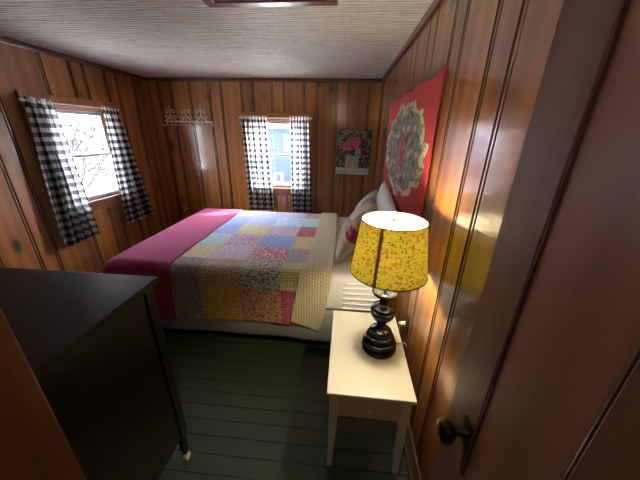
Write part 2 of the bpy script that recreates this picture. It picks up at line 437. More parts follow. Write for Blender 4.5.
# ---------------------------------------------------------------- bed
BX0, BX1, BY0, BY1 = -1.82, .36, 1.77, 3.36
FABW = plain('white_sheet_cotton', (.80, .80, .80), .85, 0, .04, 60, .1)
GREYCOV = plain('grey_box_spring_cover', (.24, .24, .235), .7, 0, .06, 30, .1)
bed = empty('bed', ((BX0 + BX1) / 2, (BY0 + BY1) / 2, 0), label='low double bed with its head against the right wall, white mattress and grey box spring', cat='bed')
bi = Matrix.Translation(-bed.location)
def bedpart(nm, bm, m, **kw):
    o = obj(nm, bm, m, bed, **kw); o.data.transform(bi); return o
def softbox(x0, x1, y0, y1, z0, z1, r, n=4):
    bm = bmesh.new(); box(bm, x0, x1, y0, y1, z0, z1)
    bmesh.ops.bevel(bm, geom=list(bm.edges), offset=r, segments=n, profile=.5, affect='EDGES'); return bm
bedpart('mattress', softbox(BX0, BX1, BY0, BY1, .34, .665, .05, 5), FABW, smooth='auto')
bm = bmesh.new()
for zz in (.38, .425, .47, .515, .56, .60):
    tube(bm, [(x, BY0 - .0 + .004 * sin(x * 7 + zz * 9), zz + .003 * sin(x * 9)) for x in [.045 + i * .031 for i in range(11)]], .007, 8)
bedpart('sheet_folds', bm, FABW, smooth=True, label='white tucked folds of the fitted sheet')
def coverfn(u, v):
    x = BX0 + .02 + (BX1 - BX0 - .04) * u
    sag = .072 + .03 * sin(u * pi) - .035 * u
    z = .35 + (sag - .35) * v
    return Vector((x, BY0 - .02 - .018 * sin(v * pi * .9) - .006 * sin(u * 23 + v * 3) * v, z))
bm = grid(coverfn, 90, 14)
o = bedpart('box_spring_cover', bm, GREYCOV, label='grey box spring cover hanging in a shallow curve')
md = o.modifiers.new('t', 'SOLIDIFY'); md.thickness = .004
bedpart('box_spring', softbox(BX0 + .02, BX1 - .01, BY0, BY1 - .02, .11, .34, .02, 3), GREYCOV, smooth='auto')
STEEL = plain('bed_frame_steel', (.03, .03, .03), .4, .8)
for x in (BX0 + .18, BX1 - .2):
    for y in (BY0 + .15, BY1 - .15): bedpart('leg', lathe(bmesh.new(), [(.018, 0), (.022, .01), (.015, .03), (.015, .112)], (x, y, 0), 16), STEEL, smooth='auto')
for y in (BY0 + .13, BY1 - .17): bedpart('frame_rail', B(BX0 + .03, BX1 - .03, y, y + .04, .085, .112, .003), STEEL)

# quilt draped over the top and down the near side
ZT = .685
def drape(y_far, y_near, hang_far, hang_near, rad=.07, zt=ZT, flare=0.0):
    """arc-length parametrised cross section (y,z) from far hem to near hem"""
    path = []
    n = 12
    for i in range(10): path.append((y_far, zt - rad - hang_far * (1 - i / 9)))
    for i in range(1, n): a_ = pi / 2 * i / n; path.append((y_far - rad * (1 - cos(a_)), zt - rad + rad * sin(a_)))
    for i in range(0, 60): path.append((y_far - rad + (y_near + rad - y_far + rad) * i / 60, zt))
    for i in range(0, n): a_ = pi / 2 * i / n; path.append((y_near + rad - rad * sin(a_), zt - rad + rad * cos(a_)))
    for i in range(0, 21): path.append((y_near - flare * i / 20, zt - rad - hang_near * i / 20))
    L = [0]
    for p, q in zip(path, path[1:]): L.append(L[-1] + math.dist(p, q))
    def at(s):
        s = max(0, min(L[-1], s))
        lo = 0
        for k in range(len(L) - 1):
            if L[k + 1] >= s: lo = k; break
        t = (s - L[lo]) / max(1e-9, L[lo + 1] - L[lo]); return (path[lo][0] * (1 - t) + path[lo + 1][0] * t, path[lo][1] * (1 - t) + path[lo + 1][1] * t)
    return at, L[-1]

PAT = {  # base colour, motif colour, motif strength
 'cream': ((.62, .54, .34), (.55, .42, .25), .3), 'blue': ((.24, .30, .62), (.42, .48, .75), .4), 'peri': ((.33, .38, .66), (.55, .58, .78), .5),
 'ltblue': ((.30, .48, .72), (.75, .82, .9), .7), 'mint': ((.45, .64, .62), (.6, .72, .68), .3), 'pinklav': ((.58, .52, .62), (.55, .25, .38), .5),
 'burg': ((.36, .02, .06), (.55, .2, .25), .45), 'aqua': ((.40, .56, .62), (.5, .62, .66), .3), 'bluered': ((.50, .56, .68), (.55, .05, .12), .6),
 'tan': ((.62, .43, .20), (.68, .55, .32), .4), 'redfl': ((.38, .03, .08), (.75, .62, .62), .6), 'greyfl': ((.28, .22, .27), (.55, .5, .52), .5),
 'purple': ((.20, .15, .20), (.38, .33, .36), .5), 'brown': ((.34, .25, .19), (.5, .4, .33), .5), 'bluefl': ((.58, .55, .38), (.06, .13, .26), .9),
 'yelgr': ((.52, .50, .22), (.62, .6, .35), .3), 'must': ((.48, .29, .035), (.6, .42, .12), .5), 'beigered': ((.50, .37, .22), (.36, .05, .05), .8),
 'lav': ((.48, .46, .62), (.6, .35, .5), .4)}
ROWS = [ # from far side to near hem; columns left to right from x=-1.39
 ['cream', 'lav', 'burg', 'pinklav', 'tan'],
 ['cream', 'peri', 'redfl', 'ltblue', 'blue'],
 ['blue', 'peri', 'ltblue', 'mint', 'tan'],
 ['blue', 'cream', 'pinklav', 'burg', 'lav'],
 ['aqua', 'bluered', 'blue', 'tan', 'mint'],
 ['cream', 'pinklav', 'redfl', 'greyfl', 'blue'],
 ['purple', 'brown', 'bluefl', 'yelgr', 'burg'],
 ['purple', 'must', 'beigered', 'burg', 'tan']]
a = N('patchwork_quilt')
at = a.n('ShaderNodeAttribute', attribute_name='paint'); at2 = a.n('ShaderNodeAttribute', attribute_name='motif')
uvq = a.coord('UV', (1, 1, 1))
v1 = a.n('ShaderNodeTexVoronoi', Scale=34.0); a.l(uvq, v1.inputs['Vector'])
nz = a.noise(uvq, 60, 3, .6)
mask = a.math('ADD', a.math('MULTIPLY', a.math('LESS_THAN', v1.outputs['Distance'], .38), .75), a.math('MULTIPLY', a.math('SUBTRACT', nz, .38), 2.6), clamp=True)
mk = a.math('MULTIPLY', mask, at2.outputs['Alpha'])
nz2 = a.noise(uvq, 95, 2, .7); wool = a.ramp(nz2, [(.36, (.4, .4, .4)), (.64, (1.7, 1.7, 1.7))])
col = a.mix(1.0, a.mix(mk, at.outputs['Color'], at2.outputs['Color']), wool, 'MULTIPLY')
sp = a.n('ShaderNodeSeparateXYZ'); a.l(uvq, sp.inputs[0])
st = a.math('MULTIPLY', a.math('ABSOLUTE', a.math('SINE', a.math('MULTIPLY', sp.outputs[1], pi / .019))), a.math('ADD', .55, a.math('MULTIPLY', a.math('ABSOLUTE', a.math('SINE', a.math('MULTIPLY', sp.outputs[0], pi / .03))), .45)))
a.set(Base_Color=col, Roughness=.9, Sheen_Weight=.15)
a.bump(a.math('ADD', st, a.math('MULTIPLY', nz2, .9)), .9, .007); QUILT = a.m

def draped_sheet(name, x_of, at_, L, nu, nv, mat, paint=None, motif=None, parent=None, hem=0, **kw):
    def fn(u, v):
        y, z = at_(v * L * (1 - hem * (1 - u))); x = x_of(u, v)
        w_ = noise.noise(Vector((x * 5, y * 5, z * 5))) * .006
        out = 1 if z < ZT - .07 else 0
        return Vector((x, y - (w_ * out) - (.008 * sin(x * 11) * (ZT - z) if out and y < 2.5 else 0), z + w_ * (1 - out)))
    bm = bmesh.new(); g = [[bm.verts.new(fn(i / nu, j / nv)) for j in range(nv + 1)] for i in range(nu + 1)]
    uvl = bm.loops.layers.uv.new('UVMap'); c1 = bm.loops.layers.float_color.new('paint'); c2 = bm.loops.layers.float_color.new('motif')
    for i in range(nu):
        for j in range(nv):
            f = bm.faces.new((g[i][j], g[i + 1][j], g[i + 1][j + 1], g[i][j + 1])); f.smooth = True
            um, vm = (i + .5) / nu, (j + .5) / nv
            P = PAT[paint(x_of(um, vm), vm * L)] if paint else None
            for l, (p, q) in zip(f.loops, [(i, j), (i + 1, j), (i + 1, j + 1), (i, j + 1)]):
                l[uvl].uv = (x_of(p / nu, q / nv), q / nv * L)
                if P: l[c1] = (*P[0], 1); l[c2] = (*P[1], min(1, P[2] * 1.5))
    o = obj(name, bm, mat, parent, **kw)
    for p in o.data.polygons: p.use_smooth = True
    md = o.modifiers.new('t', 'SOLIDIFY'); md.thickness = .01; md.offset = 0
    return o

atq, LQ = drape(3.40, 1.735, .12, .385, flare=.01)
yrow = [3.42, 3.11, 2.79, 2.48, 2.18, 1.90]
def qpaint(x, s):
    y, z = atq(s)
    ci = max(0, min(4, int((x + 1.39) // .32)))
    if z < ZT - .05 and y > 3: r = 0
    elif y >= 3.11: r = 1
    elif y >= 2.79: r = 2
    elif y >= 2.48: r = 3
    elif y >= 2.18: r = 4
    elif y >= 1.90: r = 5
    elif z > .54: r = 6
    else: r = 7
    if r == 1: return ['cream', 'peri', 'lav', 'redfl', 'lav'][ci]
    return ROWS[r][ci]
quilt = draped_sheet('patchwork_quilt', lambda u, v: -1.48 + (1.48 - .20) * u, atq, LQ, 128, 250, QUILT, qpaint, label='multicoloured patchwork quilt in blue, red, tan and mustard squares, spread over the bed', cat='quilt')
# turned back cream reverse of the quilt
a = N('cream_quilt_reverse'); uvq = a.coord('UV'); sp = a.n('ShaderNodeSeparateXYZ'); a.l(uvq, sp.inputs[0])
sx = a.math('ABSOLUTE', a.math('SINE', a.math('MULTIPLY', sp.outputs[0], pi / .021))); sy = a.math('ABSOLUTE', a.math('SINE', a.math('MULTIPLY', sp.outputs[1], pi / .026)))
st = a.math('ADD', a.math('MULTIPLY', sx, .7), a.math('MULTIPLY', sy, .3))
a.set(Base_Color=a.mix(st, (.40, .33, .17), (.66, .60, .40)), Roughness=.9); a.bump(st, .9, .005); REV = a.m
atr, LR = drape(3.415, 1.722, .10, .455, rad=.08, zt=ZT + .018, flare=.0)
def xr_(u, v):
    # near end of the fold widens and slews left over the side
    k = max(0, (v - .70) / .30)
    a_ = -.245 - .115 * k; b_ = -.035 - .10 * k * k
    return a_ + (b_ - a_) * u
draped_sheet('folded_band', xr_, atr, LR, 24, 160, REV, parent=quilt, hem=.04, label='cream stitched reverse of the quilt turned back at the head end')

# magenta blanket across the foot
a = N('magenta_blanket'); co = a.coord('Object'); n1 = a.noise(co, 180, 3); n2 = a.noise(co, 5, 3)
a.set(Base_Color=a.mix(a.math('MULTIPLY', n1, n2), (.25, .020, .09), (.34, .040, .135)), Roughness=.95, Sheen_Weight=.12, Sheen_Tint=(1, .5, .7)); a.bump(a.math('ADD', n1, n2), .35, .006); MAG = a.m
atb, LB = drape(3.425, 1.715, .14, .40, rad=.09, zt=ZT + .012, flare=.01)
def blanket():
    nu, nv = 60, 120; Lx = .56; hx = .42; r = .08
    def xz(u):
        s = u * (Lx + hx)
        if s < Lx - r: return -1.30 - s, 0
        s -= Lx - r; q = r * pi / 2
        if s < q: a_ = s / r; return -1.30 - (Lx - r) - r * sin(a_), -r * (1 - cos(a_))
        return -1.30 - Lx, -r - (s - q)
    def fn(u, v):
        y, z = atb(v * LB); x, dz = xz(u)
        z2 = z + dz
        if dz < -.001:   # foot side: pull corners in
            z2 = max(min(z, ZT + .012) + dz, .16)
        x += .012 * noise.noise(Vector((0, y * 2, z * 3)))
        k = max(0, 1 - u * 6)
        n_ = noise.noise(Vector((x * 4, y * 4, z2 * 4))) * .008
        return Vector((x + n_ * (dz < -.001), y - n_ * (z < ZT - .08), z2 + n_))
    bm = grid(fn, nu, nv)
    o = obj('magenta_blanket', bm, MAG, label='plain magenta blanket laid across the foot of the bed', cat='blanket')
    md = o.modifiers.new('t', 'SOLIDIFY'); md.thickness = .012; md.offset = 0
blanket()

# pillows
def pillow(name, W, H, T, mat, mw, label, paint=None, seed=0):
    bm = bmesh.new(); n = 36; uvl = bm.loops.layers.uv.new('UVMap')
    def P(u, v, s):
        e = max(0, (1 - abs(u) ** 3.2)) ** .55 * max(0, (1 - abs(v) ** 3.2)) ** .55
        x = u * W / 2 * (1 - .07 * (1 - v * v)); y_ = v * H / 2 * (1 - .07 * (1 - u * u))
        wr = noise.noise(Vector((u * 2.5, v * 2.5, seed + s))) * .018 * e
        return Vector((x, y_, s * T / 2 * e + wr))
    for s in (1, -1):
        g = [[bm.verts.new(P(-1 + 2 * i / n, -1 + 2 * j / n, s)) for j in range(n + 1)] for i in range(n + 1)]
        for i in range(n):
            for j in range(n):
                f = bm.faces.new((g[i][j], g[i + 1][j], g[i + 1][j + 1], g[i][j + 1])); f.smooth = True
                for l, (p, q) in zip(f.loops, [(i, j), (i + 1, j), (i + 1, j + 1), (i, j + 1)]): l[uvl].uv = (p / n, q / n)
    bmesh.ops.remove_doubles(bm, verts=bm.verts, dist=1e-5)
    o = obj(name, bm, mat, smooth=True, label=label, cat='pillow'); o.matrix_world = mw; return o
def lean(cx_, cy_, cz_, tilt, rollz=0, yawz=0):
    # local x -> -y world (along wall), local y -> up leaning to the wall, local z -> towards foot
    R_ = Matrix(((0, sin(tilt), -cos(tilt)), (-1, 0, 0), (0, cos(tilt), sin(tilt)))).to_4x4()
    return Matrix.Translation((cx_, cy_, cz_)) @ Matrix.Rotation(yawz, 4, 'Z') @ R_ @ Matrix.Rotation(rollz, 4, 'Z')
a = N('patchwork_pillow_sham'); uvq = a.coord('UV'); vq = a.n('ShaderNodeTexVoronoi', distance='CHEBYCHEV', Scale=4.6, Randomness=.6); a.l(uvq, vq.inputs['Vector'])
sepc = a.n('ShaderNodeSeparateColor'); a.l(vq.outputs['Color'], sepc.inputs[0])
cr_ = a.ramp(sepc.outputs[0], [(0, (.55, .52, .42)), (.28, (.55, .52, .42)), (.30, (.58, .40, .12)), (.40, (.58, .40, .12)), (.44, (.36, .04, .08)), (.56, (.36, .04, .08)), (.58, (.30, .29, .33)), (.8, (.30, .29, .33)), (.82, (.55, .5, .3))])
cr_nodes = [x for x in a.t.nodes if x.type == 'VALTORGB']; cr_nodes[-1].color_ramp.interpolation = 'CONSTANT'
v2 = a.n('ShaderNodeTexVoronoi', Scale=16.0); a.l(uvq, v2.inputs['Vector'])
mot = a.mix(a.math('MULTIPLY', a.math('LESS_THAN', v2.outputs['Distance'], .42), .55), cr_, a.mix(sepc.outputs[1], (.75, .72, .68), (.45, .12, .14)))
a.set(Base_Color=mot, Roughness=.9); a.bump(a.noise(uvq, 40, 3), .5, .005); SHAM = a.m
pillow('bed_pillow', .66, .56, .17, SHAM, lean(.150, 2.25, .925, radians(30), radians(-4), radians(-5)), 'floral patchwork pillow with a yellow corner, propped up at the head of the bed', seed=2)
pillow('bed_pillow', .70, .50, .15, FABW, lean(.335, 2.20, .985, radians(10), radians(-7), 0), 'white pillow standing behind the floral one against the wall', seed=5)

# ---------------------------------------------------------------- nightstand
CREAM = N('cream_paint'); co = CREAM.coord('Object'); f1 = CREAM.noise(co, 9, 4); f2 = CREAM.noise(co, 60, 2)
spk = CREAM.ramp(f2, [(.26, (.40, .30, .17)), (.31, (.62, .60, .49)), (1, (.65, .63, .53))])
CREAM.set(Base_Color=CREAM.mix(f1, spk, (.58, .56, .45)), Roughness=.42, Coat_Weight=.15); CREAM = CREAM.m
SHADED_CREAM = plain('shade_toned_cream_paint', (.50, .42, .30), .5, 0, .15, 20)  # same cream paint, darkened: the shade on the front is put into the colour
NS = empty('nightstand', (.18, 1.18, 0), rz=radians(-.7), label='narrow cream painted end table with one drawer, between the bed and the viewer', cat='table')
def ns(nm, bm, m=CREAM, **kw): return obj(nm, bm, m, NS, **kw)
ns('table_top', B(-.2, .2, -.31, .31, .542, .562, .005))
ns('side_apron', B(-.172, -.157, -.25, .26, .395, .542, .002)); ns('side_apron', B(.157, .172, -.25, .26, .395, .542, .002)); ns('back_apron', B(-.155, .155, .25, .265, .395, .542, .002))
ns('front_rail', boxes([(-.155, .155, -.272, -.255, .525, .542, .002), (-.155, .155, -.272, -.255, .372, .388, .002)]), SHADED_CREAM)
dr = ns('drawer', boxes([(-.152, .152, -.276, -.258, .391, .522, .003), (-.14, .14, -.258, .2, .40, .41), (-.14, -.13, -.258, .2, .41, .50), (.13, .14, -.258, .2, .41, .50)]), SHADED_CREAM)
o = obj('knob', lathe(bmesh.new(), [(.005, 0), (.005, .012), (.013, .018), (.014, .024), (.009, .03)], seg=20), CREAM, dr, smooth='auto', label='small cream drawer knob')
o.location = (0, -.276, .455); o.rotation_euler = (radians(90), 0, 0)
for sx in (-1, 1):
    for sy in (-1, 1):
        bm = bmesh.new(); x, y = sx * .165, sy * .27
        vs = []
        for (zz, h_) in ((0, .013), (.39, .021), (.542, .021)):
            cx_, cy_ = x + sx * (-h_ + .021), y + sy * (-h_ + .021) * 1
            vs.append([bm.verts.new((cx_ + p * h_, cy_ + q * h_, zz)) for p, q in ((-1, -1), (1, -1), (1, 1), (-1, 1))])
        for A_, B_ in zip(vs, vs[1:]):
            for k in range(4): bm.faces.new((A_[k], A_[(k + 1) % 4], B_[(k + 1) % 4], B_[k]))
        bm.faces.new(vs[0][::-1]); bm.faces.new(vs[-1])
        bmesh.ops.bevel(bm, geom=list(bm.edges), offset=.002, segments=1, affect='EDGES')
        ns('leg', bm)

# ---------------------------------------------------------------- lamp
LZ = .5625
lamp = empty('table_lamp', (.243, 1.185, LZ), label='lit table lamp with turned dark base and yellow floral shade on the cream table', cat='lamp')
a = N('dark_turned_metal'); n1 = a.noise(a.coord('Object'), 25, 3)
a.set(Base_Color=a.mix(n1, (.003, .0035, .003), (.007, .0075, .007)), Roughness=.24, Metallic=0.0, Specular_IOR_Level=.22); LB_ = a.m
prof = [(0.0, 0), (.089, 0), (.093, .006), (.093, .018), (.088, .024), (.082, .026), (.088, .034), (.090, .046), (.084, .056), (.074, .060), (.066, .062), (.074, .070), (.076, .082), (.070, .092), (.058, .096), (.050, .098), (.058, .106), (.059, .118), (.050, .128), (.034, .134), (.024, .142), (.018, .152), (.022, .164), (.026, .170), (.022, .176),
        (.034, .184), (.048, .198), (.059, .216), (.064, .236), (.063, .248), (.052, .252), (.046, .254), (.056, .260), (.056, .268), (.044, .276), (.030, .280), (.024, .286), (.024, .318), (.032, .328), (.044, .334), (.058, .342), (.066, .354), (.066, .364), (.060, .369), (.045, .370), (.02, .372), (0.0, .372)]
obj('lamp_base', lathe(bmesh.new(), prof, seg=56, cap=False), LB_, lamp, smooth='auto')
BRASS = plain('aged_brass', (.45, .33, .14), .35, .9)
obj('socket', lathe(bmesh.new(), [(.012, .37), (.012, .41), (.018, .415), (.02, .42), (.02, .55), (.016, .555)], seg=20), BRASS, lamp, smooth='auto')
bm = bmesh.new(); lathe(bm, [(.012, .555), (.014, .57), (.024, .595), (.030, .62), (.029, .64), (.02, .66), (.006, .668)], seg=24)
a = N('bulb_glow'); em = a.n('ShaderNodeEmission', Color=(1, .86, .60, 1), Strength=BULB); a.l(em.outputs[0], a.out.inputs[0])
obj('bulb', bm, a.m, lamp, smooth=True)
bm = bmesh.new()
tube(bm, [(.02 + .035 * sin(t) ** .8 if 0 < t < pi else .02, 0, .42 + .285 * t / pi) for t in [pi * i / 20 for i in range(21)]], .002, 6)
tube(bm, [(-.02 - .035 * sin(t) ** .8 if 0 < t < pi else -.02, 0, .42 + .285 * t / pi) for t in [pi * i / 20 for i in range(21)]], .002, 6)
tube(bm, [(-.02, 0, .705), (.02, 0, .705)], .0025, 6)
obj('harp', bm, BRASS, lamp, smooth=True)
obj('finial', lathe(bmesh.new(), [(.004, .703), (.006, .711), (.011, .717), (.009, .725), (.011, .733), (.004, .741)], seg=16), BRASS, lamp, smooth='auto')
# shade
SZ0, SZ1, SR0, SR1 = .472, .732, .181, .145
TILT = radians(0)
a = N('yellow_floral_shade'); uvq = a.coord('UV')
def flowers(scale, thr, off):
    v = a.n('ShaderNodeTexVoronoi', Scale=scale, Randomness=1.0); m_ = a.t.nodes.new('ShaderNodeMapping'); m_.inputs['Location'].default_value = (off, off * .7, 0); a.l(uvq, m_.inputs[0]); 
    w_ = a.n('ShaderNodeTexNoise', Scale=70.0, Detail=2.0); a.l(m_.outputs[0], w_.inputs['Vector'])
    mv = a.n('ShaderNodeMix'); mv.data_type = 'VECTOR'; mv.inputs[0].default_value = .03; a.l(m_.outputs[0], mv.inputs[4]); a.l(w_.outputs['Color'], mv.inputs[5])
    a.l(mv.outputs[1], v.inputs['Vector']); g_ = a.n('ShaderNodeSeparateColor'); a.l(v.outputs['Color'], g_.inputs[0])
    return a.math('MULTIPLY', a.math('LESS_THAN', v.outputs['Distance'], thr), a.math('GREATER_THAN', g_.outputs[0], .35)), g_.outputs[1]
f1, c1 = flowers(38, .36, 0); f2, c2 = flowers(70, .33, 3.1); f3, c3 = flowers(95, .3, 7.7)
base = a.mix(a.noise(uvq, 300, 2), (.86, .74, .09), (.93, .82, .14))
col = a.mix(a.math('MULTIPLY', f3, .75), base, (.22, .20, .02)); col = a.mix(a.math('MULTIPLY', f2, .85), col, a.mix(c2, (.07, .08, .02), (.32, .2, .02))); col = a.mix(a.math('MULTIPLY', f1, .7), col, a.mix(c1, (.66, .16, .03), (.72, .32, .05)))
df = a.n('ShaderNodeBsdfDiffuse'); tl = a.n('ShaderNodeBsdfTranslucent'); a.l(col, df.inputs[0]); a.l(col, tl.inputs[0])
mx = a.n('ShaderNodeMixShader'); mx.inputs[0].default_value = .125; a.l(df.outputs[0], mx.inputs[1]); a.l(tl.outputs[0], mx.inputs[2]); a.l(mx.outputs[0], a.out.inputs[0]); SHADE = a.m
a = N('white_shade_lining'); df = a.n('ShaderNodeBsdfDiffuse', Color=(.86, .85, .82, 1)); tl = a.n('ShaderNodeBsdfTranslucent', Color=(.86, .85, .82, 1))
mx = a.n('ShaderNodeMixShader'); mx.inputs[0].default_value = .35; a.l(df.outputs[0], mx.inputs[1]); a.l(tl.outputs[0], mx.inputs[2]); a.l(mx.outputs[0], a.out.inputs[0]); LINING = a.m
def cone(dr_):
    return lambda u, v: Vector(((SR0 + (SR1 - SR0) * v + dr_) * cos(2 * pi * u), (SR0 + (SR1 - SR0) * v + dr_) * sin(2 * pi * u), SZ0 + (SZ1 - SZ0) * v))
sh = obj('lamp_shade', grid(cone(0), 96, 6, lambda u, v: (u * 1.0, v * .3)), SHADE, lamp)
obj('shade_lining', grid(cone(-.002), 96, 4), LINING, sh, label='white inner lining of the shade')
def ringpts(r, z): return [(r * cos(2 * pi * i / 72), r * sin(2 * pi * i / 72), z) for i in range(73)]
TRIMB = plain('brown_shade_binding', (.16, .075, .02), .8)
obj('binding', tube(bmesh.new(), ringpts(SR1, SZ1), .0024, 8), TRIMB, sh, smooth=True)
bm = tube(bmesh.new(), ringpts(SR0, SZ0), .0028, 8)
obj('binding', bm, TRIMB, sh, smooth=True, label='narrow brown binding on the lower rim')
bm = bmesh.new(); ang = radians(-118); dw = .0075
for v0, v1 in [(i / 12, (i + 1) / 12) for i in range(12)]:
    q = []
    for v, sgn in ((v0, -1), (v0, 1), (v1, 1), (v1, -1)):
        r = SR0 + (SR1 - SR0) * v + .0015; q.append(bm.verts.new((r * cos(ang + sgn * dw / r), r * sin(ang + sgn * dw / r), SZ0 + (SZ1 - SZ0) * v)))
    bm.faces.new(q)
a = N('brown_seam_braid'); a.set(Base_Color=a.ramp(a.noise(a.coord('Object'), 160, 2), [(.35, (.2, .08, .02)), (.62, (.75, .4, .06))]), Roughness=.8)
o = obj('seam_strip', bm, a.m, sh, label='brown braid strip down the shade'); md = o.modifiers.new('t', 'SOLIDIFY'); md.thickness = .0015; md.offset = 1
bm = bmesh.new()
for k in range(3):
    t_ = radians(35 + 120 * k); tube(bm, [(0, 0, .706), (SR1 * .5 * cos(t_), SR1 * .5 * sin(t_), .712), (SR1 * cos(t_), SR1 * sin(t_), SZ1 - .004)], .0018, 6)
obj('spider', bm, WHITEMETAL, sh, smooth=True)
# cord and plug
CORDM = plain('pale_cord', (.35, .30, .2), .5)
cord = obj('cord', tube(bmesh.new(), [(.09, .02, .012), (.12, .03, .010), (.150, .04, .004), (.170, .05, -.03), (.168, .10, -.20), (.158, .16, -.42), (.150, .20, -.40), (.160, .235, -.18), (.168, .248, -.05), (.165, .25, -.02)], .0032, 8), CORDM, lamp, smooth=True)
PLUGM = plain('cream_plug', (.75, .72, .6), .4)
o = obj('plug', lathe(bmesh.new(), [(.005, 0), (.008, .004), (.010, .012), (.013, .03), (.015, .04)], seg=18), PLUGM, cord, smooth='auto', label='cream tapered plug in the wall outlet')
o.location = (.158, .25, -.022); o.rotation_euler = (0, radians(90), 0)
OUTM = plain('dark_brown_bakelite', (.02, .014, .01), .3)
t = empty('wall_outlet', (XR, 1.415, .545), label='dark wall outlet low on the right wall behind the lamp', cat='outlet')
obj('cover_plate', B(-.006, 0, -.036, .036, -.058, .058, .003), OUTM, t)
for z in (.012, -.042): obj('socket_face', B(-.010, -.006, -.017, .017, z, z + .03, .002), OUTM, t)

# ---------------------------------------------------------------- dresser
DX0, DX1, DY0, DY1, DZ = -1.86, -.724, .33, .90, 1.10
dres = empty('dresser', ((DX0 + DX1) / 2, (DY0 + DY1) / 2, 0), label='dark chest of drawers on turned caster feet in the lower left corner', cat='dresser')
dc = dres.location.copy()
def dp(nm, bm, m=DRESSW, par=None, uv=(0, 2), seed=1, sm=False, **kw):
    o = obj(nm, bm, m, par or dres, smooth=sm, **kw); o.data.transform(Matrix.Translation(-dc)); add_uvboard(o, uv[0], uv[1], seed); return o
dp('dresser_top', B(DX0, DX1, DY0, DY1, DZ - .025, DZ, .006), uv=(1, 0))
PX0, PX1, PY0, PY1 = DX0 + .02, DX1 - .02, DY0 + .015, DY1 - .02
dp('side_panel', B(PX1 - .018, PX1 - .008, PY0 + .045, PY1 - .045, .20, DZ - .025, .001), uv=(1, 2))
dp('side_panel', B(PX0 + .008, PX0 + .018, PY0 + .045, PY1 - .045, .20, DZ - .025, .001), uv=(1, 2))
dp('back_panel', B(PX0 + .045, PX1 - .045, PY0 + .01, PY0 + .018, .20, DZ - .025, .001))
dp('carcass_rail', boxes([(PX0 + .045, PX1 - .045, PY1 - .04, PY1 - .004, z_, z_ + .02, .002) for z_ in (.20, .40, .61, .82, DZ - .045)]), uv=(2, 0))
for x in (PX0, PX1 - .045):
    for y in (PY0, PY1 - .045):
        pst = dp('corner_post', B(x, x + .045, y, y + .045, .19, DZ - .025, .004), uv=(0, 2))
        c_ = (x + .0225, y + .0225, 0)
        dp('turned_foot', lathe(bmesh.new(), [(.013, .052), (.016, .06), (.013, .07), (.02, .085), (.024, .10), (.02, .115), (.015, .125), (.022, .14), (.022, .15), (.016, .158), (.022, .175), (.022, .19)], c_, 24), par=pst, sm='auto')
        bm = tube(bmesh.new(), [(c_[0] - .011, c_[1], .02), (c_[0] + .011, c_[1], .02)], .02, 20); tube(bm, [(c_[0], c_[1], .036), (c_[0], c_[1], .055)], .006, 8)
        dp('caster', bm, PLUGM if (x > PX0 and y > PY0) else LB_, pst, sm='auto', label='small worn caster wheel')
for k, (za, zb) in enumerate(((.225, .395), (.425, .605), (.635, .815), (.845, DZ - .05))):
    d = dp('drawer', boxes([(PX0 + .05, PX1 - .05, PY1 - .02, PY1 - .002, za, zb, .004), (PX0 + .07, PX1 - .07, PY0 + .03, PY1 - .02, za, za + .012)]), uv=(2, 0), seed=k)
    for x in (PX0 + .3, PX1 - .3):
        o = dp('knob', lathe(bmesh.new(), [(.008, 0), (.008, .012), (.017, .02), (.017, .028), (.01, .034)], seg=18), par=d, sm='auto')
        o.data.transform(Matrix.Translation(dc)); o.data.transform(Matrix.Translation(Vector((x, PY1 - .002, (za + zb) / 2)) - dc) @ Matrix.Rotation(radians(-90), 4, 'X'))

# ---------------------------------------------------------------- open door on the right
door = empty('door_1', (.385, -.15, 0), rz=radians(90), kind='structure')
# local x runs along the door width (hinge -> free edge), local +y faces the camera side (-x world)
DW = .735; tilt_ = math.atan2(.022, DW); door.rotation_euler = (0, 0, radians(90) + tilt_)
DH = 2.02; stw = .118; mull = .11
lay = [(0, stw, .01, DH), (DW - stw, DW, .01, DH), (DW / 2 - mull / 2, DW / 2 + mull / 2, .01, DH)]
pn = [(stw, DW / 2 - mull / 2), (DW / 2 + mull / 2, DW - stw)]
bm = bmesh.new()
for (x0, x1, z0, z1) in lay: box(bm, x0, x1, -.018, .018, z0, z1, .0025)
for (x0, x1) in pn:
    for (z0, z1) in ((.01, .22), (.68, .82), (DH - .12, DH)): box(bm, x0 - .001, x1 + .001, -.0178, .0178, z0, z1, .0015)
o = obj('door_frame', bm, DOORW, door); add_uvboard(o, 0, 2, 3)
for (x0, x1) in pn:
    for (z0, z1) in ((.22, .68), (.82, DH - .12)):
        o = obj('door_panel', B(x0 - .004, x1 + .004, -.012, .012, z0 - .004, z1 + .004, .002), DOORW, door); add_uvboard(o, 0, 2, int(x0 * 50) + 2)
        if o: pass
        bm = bmesh.new(); m_ = .007
        for sgn in (-1, 1):
            yy0, yy1 = (.012, .0165) if sgn > 0 else (-.0165, -.012)
            box(bm, x0, x0 + m_, yy0, yy1, z0, z1, .003); box(bm, x1 - m_, x1, yy0, yy1, z0, z1, .003)
            box(bm, x0 + m_, x1 - m_, yy0, yy1, z0, z0 + m_, .003); box(bm, x0 + m_, x1 - m_, yy0, yy1, z1 - m_, z1, .003)
        o = obj('panel_moulding', bm, CROWN, door); add_uvboard(o, 0, 2, 1)
KN = plain('dark_bronze_knob', (.045, .03, .02), .28, .7)
kx, kz = DW - .098, .95
o = obj('knob_plate', boxes([(kx - .022, kx + .022, .018, .022, kz - .038, kz + .038, .002)]), KN, door)
o = obj('door_knob', lathe(bmesh.new(), [(.013, 0), (.011, .008), (.009, .014), (.009, .026), (.016, .031), (.026, .040), (.029, .050), (.027, .060), (.018, .067), (0.001, .069)], seg=32), KN, door, smooth='auto', label='dark round doorknob')
o.location = (kx, .022, kz); o.rotation_euler = (radians(-90), 0, 0)
